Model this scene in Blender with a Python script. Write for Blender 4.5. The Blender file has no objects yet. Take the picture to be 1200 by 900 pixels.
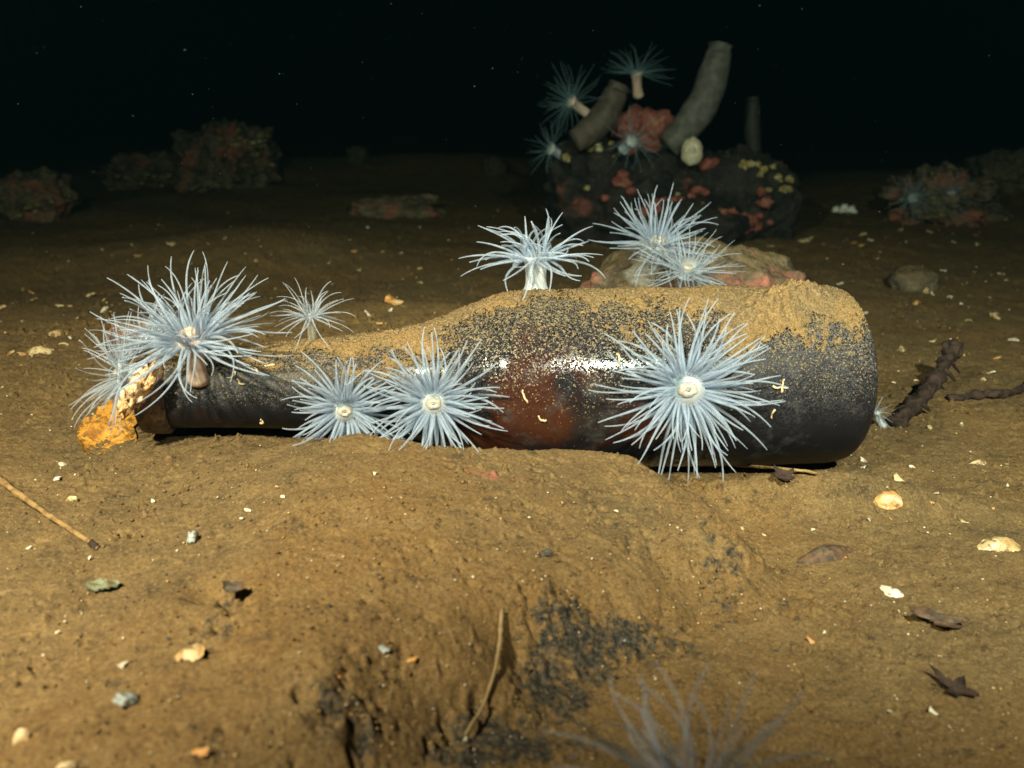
import bpy, math, random
import numpy as np
from mathutils import Vector, Matrix

# ------------------------------------------------------------------ camera
SC = bpy.context.scene
COL = SC.collection
FPX = 1152.0                                  # focal length in photo pixels (1200 wide)
PITCH = math.radians(16.9)
CAM = np.array([0.0, 0.0, 0.159])
cd = bpy.data.cameras.new('camera')
cam = bpy.data.objects.new('camera', cd); COL.objects.link(cam)
cam.location = CAM; cam.rotation_euler = (math.pi/2 - PITCH, 0, 0)
cd.sensor_width = 36; cd.lens = 36*FPX/1200
cd.clip_start = 0.01; cd.clip_end = 60
cd.dof.use_dof = True; cd.dof.focus_distance = 0.40; cd.dof.aperture_fstop = 16
SC.camera = cam

# ------------------------------------------------------------------ world: night water, no daylight reaches the sea bed
W = bpy.data.worlds.new('World'); SC.world = W; W.use_nodes = True
wb = W.node_tree.nodes['Background']
wb.inputs[0].default_value = (0.03, 0.35, 0.42, 1); wb.inputs[1].default_value = 0.0005

# ------------------------------------------------------------------ the diver's two strobes
def strobe(name, loc, target, power, color, radius, size):
    l = bpy.data.lights.new(name, 'SPOT'); o = bpy.data.objects.new(name, l); COL.objects.link(o)
    o.location = loc
    o.rotation_euler = (Vector(target)-Vector(loc)).to_track_quat('-Z', 'Y').to_euler()
    l.energy = power; l.color = color; l.shadow_soft_size = radius
    l.spot_size = math.radians(size); l.spot_blend = 1.0
    return o
strobe('strobe_lamp', (-0.22, -0.02, 0.38), (-0.17, 0.63, 0.0), 68, (1.0, 0.89, 0.68), 0.012, 92)
strobe('strobe_lamp', (0.185, -0.02, 0.345), (0.24, 0.88, 0.0), 54, (1.0, 0.97, 0.80), 0.010, 92)

SC.view_settings.view_transform = 'Standard'; SC.view_settings.look = 'None'
SC.view_settings.exposure = 0; SC.view_settings.gamma = 1
SC.render.engine = 'CYCLES'
SC.cycles.use_denoising = True
SC.cycles.max_bounces = 8; SC.cycles.transparent_max_bounces = 24; SC.cycles.volume_bounces = 0
SC.cycles.sample_clamp_indirect = 4

random.seed(7); RNG = np.random.default_rng(7)
def uni(a, b): return random.uniform(a, b)

# ------------------------------------------------------------------ noise
_perm = np.random.default_rng(11).permutation(256); _perm = np.concatenate([_perm, _perm, _perm])
_g = np.random.default_rng(12).normal(size=(256, 3)); _g /= np.linalg.norm(_g, axis=1)[:, None]
def noise(x, y, z=0.0):
    x, y, z = np.broadcast_arrays(np.asarray(x, float), np.asarray(y, float), np.asarray(z, float))
    xi, yi, zi = np.floor(x).astype(int), np.floor(y).astype(int), np.floor(z).astype(int)
    xf, yf, zf = x-xi, y-yi, z-zi
    f = lambda t: t*t*t*(t*(t*6-15)+10)
    u, v, w = f(xf), f(yf), f(zf)
    xi &= 255; yi &= 255; zi &= 255
    r = 0
    for a in (0, 1):
        for b in (0, 1):
            for c in (0, 1):
                g = _g[_perm[_perm[_perm[xi+a]+yi+b]+zi+c]]
                d = g[..., 0]*(xf-a)+g[..., 1]*(yf-b)+g[..., 2]*(zf-c)
                r = r + d*(u if a else 1-u)*(v if b else 1-v)*(w if c else 1-w)
    return r*1.5
def fbm(x, y, z=0.0, o=3, gain=.5):
    r = 0; a = 1.0
    for k in range(o):
        r = r + a*noise(np.asarray(x)*2**k+17.3*k, np.asarray(y)*2**k+9.1*k, np.asarray(z)*2**k+3.7*k); a *= gain
    return r
def sstep(a, b, t):
    t = np.clip((np.asarray(t, float)-a)/(b-a), 0, 1); return t*t*(3-2*t)

# ------------------------------------------------------------------ pixel rays
_F = np.array([0, math.cos(PITCH), -math.sin(PITCH)]); _U = np.array([0, math.sin(PITCH), math.cos(PITCH)])
def ray(px, py):
    d = _F*FPX + np.array([1.0, 0, 0])*(px-600) + _U*(450-py)
    return d/np.linalg.norm(d)
def at_y(px, py, Y):
    d = ray(px, py); return CAM + d*(Y/d[1])
def pxm(p):                                  # metres per photo pixel at a point
    return float(np.dot(np.asarray(p)-CAM, _F))/FPX

# ------------------------------------------------------------------ bottle axis and profile (needed by the ground too)
B0 = at_y(990, 440, 0.410)                  # centre of the base
B1 = at_y(166, 456, 0.378)                   # centre of the lip
BL = float(np.linalg.norm(B1-B0)); BA = (B1-B0)/BL
BV = np.array([0, 0, 1.0]); BV = BV-BA*np.dot(BV, BA); BV /= np.linalg.norm(BV)     # up across the axis
BH = np.cross(BA, BV)                        # sideways
if BH[1] > 0: BH = -BH                       # towards the camera
_ps = np.array([0.0, 0.0008, 0.0025, 0.005, 0.009, 0.014, 0.05, 0.11, 0.150, 0.160, 0.168, 0.180, 0.192, 0.204, 0.216, 0.236, 0.256, 0.2755, 0.300, 0.306, 0.309, 0.325, 0.329, 0.34])
_pr = np.array([.0290, .0318, .0345, .0362, .0372, .0377, .0379, .0378, .0377, .0373, .0361, .0320, .0274, .0240, .0217, .0194, .0180, .0169, .0161, .0161, .0161, .0161, .0160, .0160])
_ps = _ps*BL/0.329
def brad(s): return np.interp(s, _ps, _pr)
_ss = np.linspace(0, BL, 400); _rr = brad(_ss)
_k = np.ones(9)/9; _rs = np.convolve(np.pad(_rr, 4, mode='edge'), _k, mode='valid')
_rs = np.where((_ss > .02) & (_ss < .285), _rs, _rr)
def brad(s): return np.interp(s, _ss, _rs)
def bpt(s, phi, off=0.0):                    # phi = 0 on top, positive towards the camera
    r = brad(s)+off
    s, phi, r = np.broadcast_arrays(np.asarray(s, float), np.asarray(phi, float), np.asarray(r, float))
    return B0 + BA*s[..., None] + (BV*np.cos(phi)[..., None]+BH*np.sin(phi)[..., None])*r[..., None]
def bsp(p):
    d = np.asarray(p)-B0; return float(d@BA), math.atan2(float(d@BH), float(d@BV))
def on_bottle(px, py):
    d = ray(px, py); t = 0.25
    for k in range(4000):
        p = CAM+d*t; q = p-B0; s = float(q@BA); q = q-BA*s
        g = np.linalg.norm(q)-float(brad(min(max(s, 0), BL)))
        if g < 1e-4 and 0 <= s <= BL: return p
        t += max(g*.5, 2e-5)
        if t > .6: break
    return at_y(px, py, .41)

# ------------------------------------------------------------------ ground height
def slab(x, y):                              # silted flat rock in front of the bottle
    wx = x+.010*fbm(x/.05, y/.05, 3.3, 3); wy = y+.010*fbm(x/.05, y/.05, 8.1, 3)
    back = sstep(0, .022, .372-wy)
    right = sstep(0, .026, (.092-wx)-(wy-.29)*.25)
    n = np.array([.70, -.714]); front = sstep(0, .034, -((wx-.080)*n[0]+(wy-.278)*n[1]))
    left = sstep(0, .12, wx+.145)
    return .0170*back*right*front*left
def coarse(x, y):
    r = np.hypot(x, y)
    far = sstep(.5, 1.2, r)
    h = .004*fbm(x/.22, y/.22, 1.5, 2)*(.6+2.2*far) + .0022*fbm(x/.07, y/.07, 2.5, 3)
    h = h + .0185*sstep(.12, -.11, x)*(1-sstep(.5, .95, r))
    h = h - .016*np.exp(-(((x-.29)/.06)**2+((y-.27)/.03)**2))             # hollow at the right
    h = h + .0135*np.exp(-(((x-.12)/.055)**2+((y-.360)/.013)**2))            # low bank before the base of the bottle
    h = h - .005*np.exp(-(((x+.084)/.006)**2+((y-.243)/.007)**2))            # burrow
    # a long rounded furrow and banks behind
    h = h + .012*np.exp(-(((x+.05)/.10)**2+((y-.62)/.05)**2)) + .02*np.exp(-(((x+.3)/.2)**2+((y-.95)/.1)**2))
    h = h + .045*np.exp(-(((x+.15)/.5)**2+((y-1.75)/.15)**2)) + .05*np.exp(-(((x-.75)/.3)**2+((y-1.5)/.2)**2))
    return h
def under_bottle(x, y, h):
    d0 = np.stack([x-B0[0], y-B0[1]], -1); a2 = BA[:2]/np.dot(BA[:2], BA[:2]) 
    s = d0@a2
    c = B0[:2]+np.outer(s.ravel(), BA[:2]).reshape(s.shape+(2,))
    lat = np.hypot(x-c[..., 0], y-c[..., 1]); rad = brad(np.clip(s, 0, BL))
    inside = (s > -.004) & (s < BL+.003) & (lat < rad)
    zb = B0[2]+s*BA[2]-np.sqrt(np.clip(rad**2-lat**2, 0, None))
    return np.where(inside, np.minimum(h, zb-.0004), h)
def fine(x, y):
    r = np.hypot(x, y+.15); amp = np.clip(r/.55, .6, 3)
    h = .0006*noise(x/.016, y/.016, 4.4) + .0003*noise(x/.006, y/.006, 6.6)
    h = h + .00030*noise(x/.003, y/.003, 7.7)+.00022*noise(x/.0016, y/.0016, 9.7)
    m = .25+.95*sstep(-.25, .55, noise(x/.05, y/.05, 20.2)+.4*noise(x/.02, y/.02, 22.2))
    p = noise(x/.0060, y/.0060, 13.1)+.6*noise(x/.0027, y/.0027, 15.1)
    h = h - .0042*m*sstep(.42, .90, p)                                     # pits and burrows
    q = noise(x/.0042, y/.0042, 33.1)+.7*noise(x/.0019, y/.0019, 35.1)
    h = h + .0023*m*sstep(.25, 1.0, q)                                     # crumbs and casts
    return h*np.minimum(amp, 1.8)
def ground(x, y, with_slab=True):
    x = np.asarray(x, float); y = np.asarray(y, float)
    h = coarse(x, y)+fine(x, y)
    if with_slab: h = h+slab(x, y)
    return under_bottle(x, y, h)
def gz(x, y): return float(ground(np.array([x]), np.array([y]))[0])
def on_ground(px, py):
    d = ray(px, py)
    t = np.concatenate([np.arange(.12, .9, .0008), np.arange(.9, 4, .004)])
    p = CAM+t[:, None]*d
    z = coarse(p[:, 0], p[:, 1])+slab(p[:, 0], p[:, 1])
    k = np.argmax(p[:, 2] < z) if np.any(p[:, 2] < z) else len(t)-1
    q = p[k].copy(); q[2] = gz(q[0], q[1]); return q

# ------------------------------------------------------------------ node helpers
class NT:
    def __init__(s, name):
        s.m = bpy.data.materials.new(name); s.m.use_nodes = True; s.t = s.m.node_tree
        s.t.nodes.clear(); s.out = s.t.nodes.new('ShaderNodeOutputMaterial')
    def n(s, typ, ins=None, **kw):
        o = s.t.nodes.new('ShaderNode'+typ)
        for k, v in kw.items(): setattr(o, k, v)
        for k, v in (ins or {}).items(): s.set(o, k, v)
        return o
    def set(s, o, k, v):
        i = o.inputs[k]
        if isinstance(v, bpy.types.NodeSocket): s.t.links.new(v, i)
        elif isinstance(v, bpy.types.Node): s.t.links.new(v.outputs[0], i)
        elif isinstance(v, tuple) and len(v) == 3 and i.type == 'RGBA': i.default_value = v+(1,)
        else: i.default_value = v
    def pos(s): return s.n('NewGeometry').outputs['Position']
    def obj(s): return s.n('TexCoord').outputs['Object']
    def noise(s, co, scale, detail=3, rough=.55): return s.n('TexNoise', {'Vector': co, 'Scale': scale, 'Detail': detail, 'Roughness': rough}).outputs['Fac']
    def rnd(s, co, scale): return s.n('SeparateColor', {0: s.n('TexVoronoi', {'Vector': co, 'Scale': scale}).outputs['Color']}).outputs[0]
    def ramp(s, f, a, b): return s.n('MapRange', {'Value': f, 'From Min': a, 'From Max': b}, interpolation_type='SMOOTHSTEP').outputs[0]
    def mix(s, f, a, b):
        o = s.n('Mix', data_type='RGBA'); 
        for k, v in ((0, f), (6, a), (7, b)): s.set(o, k, v)
        return o.outputs[2]
    def math(s, op, a, b=0.0):
        o = s.n('Math', operation=op); s.set(o, 0, a); s.set(o, 1, b); return o.outputs[0]
    def bump(s, h, strength, dist, normal=None):
        o = s.n('Bump', {'Height': h, 'Strength': strength, 'Distance': dist})
        if normal is not None: s.set(o, 'Normal', normal)
        return o.outputs[0]
    def attr(s, name): return s.n('Attribute', attribute_name=name).outputs['Fac']
    def done(s, bsdf): s.t.links.new(bsdf.outputs[0] if isinstance(bsdf, bpy.types.Node) else bsdf, s.out.inputs[0]); return s.m
    def bsdf(s, col, rough, normal=None, **kw):
        o = s.n('BsdfPrincipled'); s.set(o, 'Base Color', col); s.set(o, 'Roughness', rough)
        if normal is not None: s.set(o, 'Normal', normal)
        for k, v in kw.items(): s.set(o, k.replace('_', ' '), v)
        return o

def mat_silt(name='silt', crust=True):
    t = NT(name); p = t.pos()
    big = t.ramp(t.noise(p, 9, 3), .35, .65); mid = t.noise(p, 70, 5, .7); fin = t.noise(p, 560, 4, .75); cl = t.noise(p, 190, 4, .7)
    c = t.mix(big, (.165, .088, .025), (.125, .078, .029))
    c = t.mix(t.ramp(mid, .44, .70), c, (.185, .112, .040))
    c = t.mix(t.math('MULTIPLY', t.ramp(mid, .45, .28), .8), c, (.050, .032, .014))
    c = t.mix(t.math('MULTIPLY', t.ramp(cl, .44, .30), .8), c, (.034, .022, .011))
    c = t.mix(t.math('MULTIPLY', t.ramp(fin, .56, .72), .55), c, (.24, .155, .066))
    c = t.mix(t.math('MULTIPLY', t.ramp(fin, .44, .30), .65), c, (.040, .026, .012))
    g1 = t.rnd(p, 1500); g2 = t.rnd(p, 2600)
    c = t.mix(t.math('MULTIPLY', t.ramp(g1, .70, 1.0), .40), c, (.26, .175, .080)); c = t.mix(t.math('MULTIPLY', t.ramp(g1, .32, .0), .40), c, (.036, .023, .011))
    c = t.mix(t.math('MULTIPLY', t.ramp(g2, .75, 1.0), .35), c, (.19, .13, .062)); c = t.mix(t.math('MULTIPLY', t.ramp(g2, .25, .0), .35), c, (.038, .025, .012))
    if crust:
        cr = t.attr('crust'); cn = t.noise(p, 260, 4, .7)  # bare rock; also carries the burrow's painted-in dark
        k = t.ramp(t.math('ADD', cr, t.math('MULTIPLY', t.math('SUBTRACT', cn, .5), 2.2)), .42, .85)
        rock = t.mix(t.ramp(t.noise(p, 700, 3, .7), .40, .68), (.016, .014, .010), (.085, .068, .044))
        c = t.mix(k, c, rock)
        pk = t.ramp(t.math('ADD', t.attr('pink'), t.math('MULTIPLY', t.math('SUBTRACT', t.noise(p, 190, 3, .7), .5), 2.4)), .62, .95)
        c = t.mix(t.math('MULTIPLY', pk, .75), c, (.28, .085, .06))
    b = t.bump(fin, .6, .0011); b = t.bump(g1, .7, .0006, b)
    return t.done(t.bsdf(c, .92, b, Specular_IOR_Level=.25))
SILT = mat_silt()

def mat_rock(name, base, dark, red, redamt, silt_amt, bumpd=.004, red2=None):
    t = NT(name); p = t.pos(); n1 = t.noise(p, 38, 5, .65); n2 = t.noise(p, 170, 4, .7)
    c = t.mix(t.ramp(n1, .38, .66), dark, base)
    c = t.mix(t.math('MULTIPLY', t.ramp(n2, .5, .72), .5), c, tuple(min(1, 2.2*v) for v in base))
    rm = t.ramp(t.noise(p, 24, 4, .6), .60-redamt*.22, .72-redamt*.18)
    c = t.mix(rm, c, t.mix(t.ramp(n2, .35, .65), red, tuple(v*.55 for v in red)))
    nz = t.n('SeparateXYZ', {0: t.n('NewGeometry').outputs['Normal']}).outputs[2]
    sm = t.ramp(t.math('ADD', nz, t.math('MULTIPLY', t.math('SUBTRACT', n1, .5), 1.6)), 1.02-silt_amt*.7, 1.3-silt_amt*.7)
    c = t.mix(sm, c, (.11, .075, .032))
    b = t.bump(n1, .9, bumpd*2); b = t.bump(n2, .8, bumpd*.5, b)
    return t.done(t.bsdf(c, .85, b, Specular_IOR_Level=.3))

def mat_plain(name, c1, c2, scale=200, rough=.6, bump=.0006, spec=.4, sub=0.0, c3=None, dust=0.0):
    t = NT(name); p = t.pos(); n = t.noise(p, scale, 4, .65)
    c = t.mix(t.ramp(n, .36, .64), c1, c2)
    if dust: c = t.mix(t.math('MULTIPLY', t.ramp(t.noise(p, 330, 4, .7), .62-dust*.25, .72-dust*.2), .9), c, (.12, .068, .024))
    if c3: c = t.mix(t.ramp(t.noise(p, scale*.35, 3), .55, .68), c, c3)
    kw = dict(Specular_IOR_Level=spec)
    if sub: kw.update(Subsurface_Weight=sub, Subsurface_Scale=.004, Subsurface_Radius=(1.0, .7, .5))
    return t.done(t.bsdf(c, rough, t.bump(n, .6, bump), **kw))

def mat_tentacle(name, col, alpha, sub=.35):
    t = NT(name); p = t.pos()
    c = t.mix(t.ramp(t.noise(p, 240, 2), .35, .65), col, tuple(min(1, v*1.25) for v in col))
    b = t.bsdf(c, .55, None, Specular_IOR_Level=.22, Subsurface_Weight=sub, Subsurface_Scale=.002, Subsurface_Radius=(.8, 1.0, 1.1))
    tl = t.n('BsdfTranslucent', {'Color': c})
    m1 = t.n('MixShader'); t.set(m1, 0, .30); t.set(m1, 1, b); t.set(m1, 2, tl)
    tr = t.n('BsdfTransparent', {'Color': (.95, .98, 1.0)})
    m = t.n('MixShader'); t.set(m, 0, alpha); t.set(m, 1, tr); t.set(m, 2, m1)
    return t.done(m)
TENT = mat_tentacle('tentacle_blue_white', (.39, .44, .52), .38)
TENT_W = mat_tentacle('tentacle_milky', (.42, .44, .48), .30)
TENT_F = mat_tentacle('tentacle_murk_dimmed', (.22, .33, .34), .17)  # darkened teal copy: the fade through water is put into the colour
TENT_R = mat_tentacle('tentacle_far_dimmed', (.30, .38, .40), .26)  # dimmed copy: the gloom of distance is put into the colour
TENT_G = mat_tentacle('tentacle_foreground_lightened', (.66, .63, .66), .20)  # lightened copy: colour makes up for weak light outside the strobe cone

def mat_column(name, col, alpha, stripe=.5):
    t = NT(name); o = t.attr('stripe')
    c = t.mix(t.ramp(t.noise(t.pos(), 300, 3), .3, .7), col, tuple(min(1, v*1.3) for v in col))
    c = t.mix(t.math('MULTIPLY', o, stripe), c, (.66, .64, .60))
    b = t.bsdf(c, .35, None, Specular_IOR_Level=.4, Subsurface_Weight=.4, Subsurface_Scale=.003, Subsurface_Radius=(1., .8, .6))
    tr = t.n('BsdfTransparent')
    m = t.n('MixShader'); t.set(m, 0, alpha); t.set(m, 1, tr); t.set(m, 2, b)
    return t.done(m)
COLW = mat_column('column_white', (.42, .43, .44), .72)
COLP = mat_column('column_peach', (.56, .40, .30), .85, .05)
COLT = mat_column('column_clear', (.34, .31, .25), .30, .3)
DISC = mat_column('disc_grey', (.13, .165, .19), .85, 0)
DISCW = mat_column('disc_milky', (.27, .28, .29), .7, 0)
DISCP = mat_column('disc_peach', (.38, .28, .22), .7, 0)
MOUTH = mat_plain('mouth_cream', (.29, .24, .18), (.40, .35, .28), 300, .4, .0006, .5, .4)
MOUTHP = mat_plain('mouth_peach', (.50, .31, .20), (.54, .39, .29), 300, .4, .0006, .5, .4)

# ------------------------------------------------------------------ object helpers
def mesh_obj(name, V, F, mat, parent=None, smooth=True, attrs=None):
    me = bpy.data.meshes.new(name)
    V = np.asarray(V, dtype=np.float32)
    if isinstance(F, np.ndarray):
        n = F.shape[0]; k = F.shape[1]
        me.vertices.add(len(V)); me.vertices.foreach_set('co', V.ravel())
        me.loops.add(n*k); me.loops.foreach_set('vertex_index', F.astype(np.int32).ravel())
        me.polygons.add(n); me.polygons.foreach_set('loop_start', np.arange(0, n*k, k, dtype=np.int32))
        me.update(calc_edges=True); me.validate()
    else:
        me.from_pydata([tuple(map(float, v)) for v in V], [], F); me.update()
    if smooth: me.polygons.foreach_set('use_smooth', np.ones(len(me.polygons), dtype=bool))
    for k, a in (attrs or {}).items():
        at = me.attributes.new(k, 'FLOAT', 'POINT'); at.data.foreach_set('value', np.asarray(a, dtype=np.float32).ravel())
    for m in (mat if isinstance(mat, (list, tuple)) else [mat]): me.materials.append(m)
    o = bpy.data.objects.new(name, me); COL.objects.link(o)
    if parent is not None: o.parent = parent
    return o
def tag(o, label=None, cat=None, group=None, kind=None):
    if label: o['label'] = label
    if cat: o['category'] = cat
    if group: o['group'] = group
    if kind: o['kind'] = kind
    return o
def thing(name, loc, label, cat, group=None):
    o = bpy.data.objects.new(name, None); o.empty_display_size = .01; COL.objects.link(o); o.location = loc
    return tag(o, label, cat, group)
def grid_faces(nu, nv, wrap=False):
    i = np.arange(nu-1)[:, None]; j = np.arange(nv if wrap else nv-1)[None, :]; j2 = (j+1) % nv
    return np.stack([i*nv+j, i*nv+j2, (i+1)*nv+j2, (i+1)*nv+j], -1).reshape(-1, 4)
def frame(d):
    d = np.asarray(d, float); d = d/np.linalg.norm(d)
    a = np.array([0, 0, 1.]) if abs(d[2]) < .9 else np.array([0, 1., 0])
    u = np.cross(a, d); u /= np.linalg.norm(u); return d, u, np.cross(d, u)
def tube(path, radii, n=7, cap=True, rough=0.0, seed=0):
    path = np.asarray(path, float); m = len(path); T = np.gradient(path, axis=0); T /= np.linalg.norm(T, axis=1)[:, None]+1e-12
    _, u, v = frame(T[0]); V = []
    rn = np.random.default_rng(seed)
    for k in range(m):
        u = u-T[k]*np.dot(u, T[k]); u /= np.linalg.norm(u); v = np.cross(T[k], u)
        for j in range(n):
            a = 2*math.pi*j/n; r = radii[k]*(1+rough*rn.normal())
            V.append(path[k]+(u*math.cos(a)+v*math.sin(a))*r)
    F = grid_faces(m, n, True).tolist()
    if cap:
        F.append(list(range(n))[::-1]); F.append(list(range((m-1)*n, m*n)))
    return np.array(V), F

# ================================================================== SEA BED
def polar(th, rr):
    R, T = np.meshgrid(rr, th, indexing='ij'); return R*np.sin(T), R*np.cos(T)-.15
u = np.linspace(-1, 1, 1250); TH = np.radians(46*u+26*u**5)
rr = [.17]
while rr[-1] < .80: rr.append(rr[-1]+.00085+.0011*max(0, rr[-1]-.45))
while rr[-1] < 9: rr.append(rr[-1]*1.0042+.0003 if rr[-1] < 2.2 else rr[-1]*1.035)
RR = np.array(rr)
def crust_burrow_shade(x, y):
    m = np.zeros_like(x)
    for (px, py, sx, sy, a) in ((685, 752, 62, 28, .85), (735, 742, 44, 18, .85), (650, 802, 46, 34, .85), (845, 690, 26, 46, .55), (800, 755, 34, 22, .5),
                                (400, 832, 40, 24, .66), (425, 862, 24, 34, .62), (600, 868, 70, 20, .9), (550, 888, 60, 16, .9), (700, 600, 26, 30, .42), (742, 632, 34, 16, .4), (860, 650, 18, 20, .5), (255, 740, 26, 30, .62), (270, 700, 18, 8, .7), (1130, 555, 60, 16, .4)):  # bare dark rock, plus the shade inside the burrow painted as colour
        c = on_ground(px, py); s = pxm(c); gx = s*sx; gy = s*sy/max(.25, -ray(px, py)[2])
        m = np.maximum(m, a*np.exp(-.5*(((x-c[0])/gx)**2+((y-c[1])/gy)**2)**1.3))
    return m
def pink_mask(x, y):
    m = np.zeros_like(x)
    for (px, py, sx, sy, a) in ((575, 556, 36, 9, .75), (555, 552, 18, 7, .7), (600, 560, 26, 7, .7), (418, 752, 14, 4, .0)):
        c = on_ground(px, py); s = pxm(c)
        m = np.maximum(m, a*np.exp(-.5*(((x-c[0])/(s*sx))**2+((y-c[1])/(s*sy/.4))**2)))
    return m
X, Y = polar(TH, RR)
JIT = np.clip(np.random.default_rng(2).normal(size=X.shape), -2, 2)*.00016*np.clip(np.hypot(X, Y+.15)/.5, .6, 2)
Z = ground(X, Y, False)+JIT
near = (Y < .6) & (np.abs(X) < .5)
def masks(X, Y):
    cr = np.zeros_like(X); pk = np.zeros_like(X); sel = (Y < .6) & (np.abs(X) < .5)
    cr[sel] = crust_burrow_shade(X[sel], Y[sel]); pk[sel] = pink_mask(X[sel], Y[sel]); return cr, pk
cr, pk = masks(X, Y)
S = slab(X, Y)
GF = grid_faces(len(RR), len(TH))
sea = mesh_obj('seabed', np.stack([X, Y, Z], -1).reshape(-1, 3), GF[:, ::-1], SILT, attrs={'crust': cr, 'pink': pk*0})
tag(sea, kind='structure')
# the silted rock rises out of the sea bed in front of the bottle
keep = (S.ravel() > .0003); fk = keep[GF].all(1); used = np.unique(GF[fk]); remap = -np.ones(len(keep), int); remap[used] = np.arange(len(used))
Hs = coarse(X, Y)+fine(X, Y)+S+JIT
crk = np.maximum(cr, 0)
Hs = Hs - .0022*sstep(.35, .6, crk+.5*fbm(X/.006, Y/.006, 2.2, 2))*(crk > .1) + .0016*sstep(.3, .6, crk)*np.abs(noise(X/.0028, Y/.0028, 5.5))
Hs = under_bottle(X, Y, Hs)-.0004
Vr = np.stack([X, Y, Hs], -1).reshape(-1, 3)[used]
rk = mesh_obj('flat_rock', Vr, remap[GF[fk]][:, ::-1], SILT, attrs={'crust': cr.ravel()[used], 'pink': pk.ravel()[used]})
tag(rk, 'wide flat rock under brown silt with bare dark edges in front of the bottle', 'rock')

# ================================================================== BOTTLE
def mat_glass():
    t = NT('bottle_glass'); p = t.pos()
    geo = t.n('NewGeometry'); nz = t.n('SeparateXYZ', {0: geo.outputs['Normal']}).outputs[2]
    px_ = t.n('SeparateXYZ', {0: p}).outputs[0]
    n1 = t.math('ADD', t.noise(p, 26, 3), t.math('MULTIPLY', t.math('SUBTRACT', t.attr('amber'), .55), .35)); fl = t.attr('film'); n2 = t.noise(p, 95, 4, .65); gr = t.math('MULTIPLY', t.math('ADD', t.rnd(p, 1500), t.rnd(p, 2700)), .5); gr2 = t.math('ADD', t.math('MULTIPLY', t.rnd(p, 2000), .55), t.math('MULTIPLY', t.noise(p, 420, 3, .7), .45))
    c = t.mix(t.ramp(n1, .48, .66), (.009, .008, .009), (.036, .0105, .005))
    c = t.mix(t.math('MULTIPLY', t.ramp(n2, .52, .7), .5), c, (.05, .045, .042))
    # greyish film, thicker towards the base, ragged
    film = t.math('MULTIPLY', t.ramp(t.math('ADD', nz, t.math('MULTIPLY', t.math('SUBTRACT', n2, .5), 1.2)), t.math('SUBTRACT', -.25, t.math('MULTIPLY', fl, .30)), .95), t.math('ADD', .45, t.math('MULTIPLY', fl, .5)))
    c = t.mix(t.math('MULTIPLY', film, t.ramp(gr2, .38, .60)), c, (.058, .058, .064))
    # silt grains stuck to the glass, ever fewer down the side
    dn = t.math('ADD', t.math('MULTIPLY', nz, .36), t.math('MULTIPLY', t.math('SUBTRACT', t.noise(p, 45, 4, .65), .5), .40))
    k = t.math('MULTIPLY', t.ramp(t.math('ADD', gr, dn), .80, .95), .85)
    c = t.mix(k, c, t.mix(t.ramp(gr2, .4, .6), (.15, .105, .048), (.22, .165, .085)))
    rg = t.math('ADD', t.math('MULTIPLY', t.math('MAXIMUM', k, t.math('MULTIPLY', film, t.ramp(gr2, .5, .68))), .6), t.math('ADD', t.math('ADD', .02, t.math('MULTIPLY', fl, .42)), t.math('MULTIPLY', t.ramp(n2, .5, .75), .08)))
    b = t.bump(k, .6, .0007); b = t.bump(n2, .10, .0010, b)
    return t.done(t.bsdf(c, rg, b, Specular_IOR_Level=t.math('SUBTRACT', .55, t.math('MULTIPLY', fl, .42))))
GLASS = mat_glass()
bottle = thing('bottle', tuple(B0), 'dark brown glass bottle lying on its side, silt along its top', 'bottle')
bottle.location = (0, 0, 0)
def bpart(name, s, phi, r, mat, attrs=None):
    S_, P_ = np.meshgrid(s, phi, indexing='ij')
    V = bpt(S_, P_, r-brad(S_) if r is not None else 0.0).reshape(-1, 3)
    return mesh_obj(name, V, grid_faces(len(s), len(phi), True), mat, bottle, attrs=attrs)
phi = np.linspace(0, 2*math.pi, 200, endpoint=False)
LIP = .3165*BL/.329
s = np.concatenate([[0.0, .0006, .0012, .002, .003, .0042, .0056, .0075], np.linspace(.010, LIP-.001, 260)])
Sm, Pm = np.meshgrid(s, phi, indexing='ij'); Vm = bpt(Sm, Pm)
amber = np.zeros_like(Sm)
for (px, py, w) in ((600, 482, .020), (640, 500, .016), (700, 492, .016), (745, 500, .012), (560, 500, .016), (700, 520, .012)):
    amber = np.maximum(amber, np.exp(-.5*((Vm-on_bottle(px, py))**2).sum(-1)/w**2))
film = np.maximum(sstep(.165, .20, Sm)*.95, 1-sstep(.045, .085, Sm))
bpart('body', s, phi, None, GLASS, {'amber': amber, 'film': film})
# base with a punt
sb = np.linspace(0, 1, 12); 
rb = brad(0)*(1-sb*.98); db = .016*sstep(0.12, .8, sb)
Vb = np.concatenate([B0+BA*(db[i]) + (BV*np.cos(phi)[:, None]+BH*np.sin(phi)[:, None])*rb[i] for i in range(12)])
mesh_obj('base', Vb, grid_faces(12, 200, True), GLASS, bottle, attrs={'amber': np.zeros(len(Vb)), 'film': np.ones(len(Vb))})
LIPM = mat_plain('lip_glass', (.02, .015, .014), (.11, .055, .042), 260, .6, .003, .4, 0, (.20, .12, .075), dust=.7)
sl = np.array([0, .0006, .0014, .0035, .0066, .0096, .0112, .0120]); rl = np.array([.0163, .0176, .0182, .0183, .0181, .0179, .0173, .0156])
sin_ = np.array([.0112, .002]); rin = np.array([.0108, .0105])
s_all = np.concatenate([sl, sin_])+LIP-.001; r_all = np.concatenate([rl, rin])
bpart('lip', s_all, phi[::4], np.repeat(r_all[:, None], 50, 1), LIPM)
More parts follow.
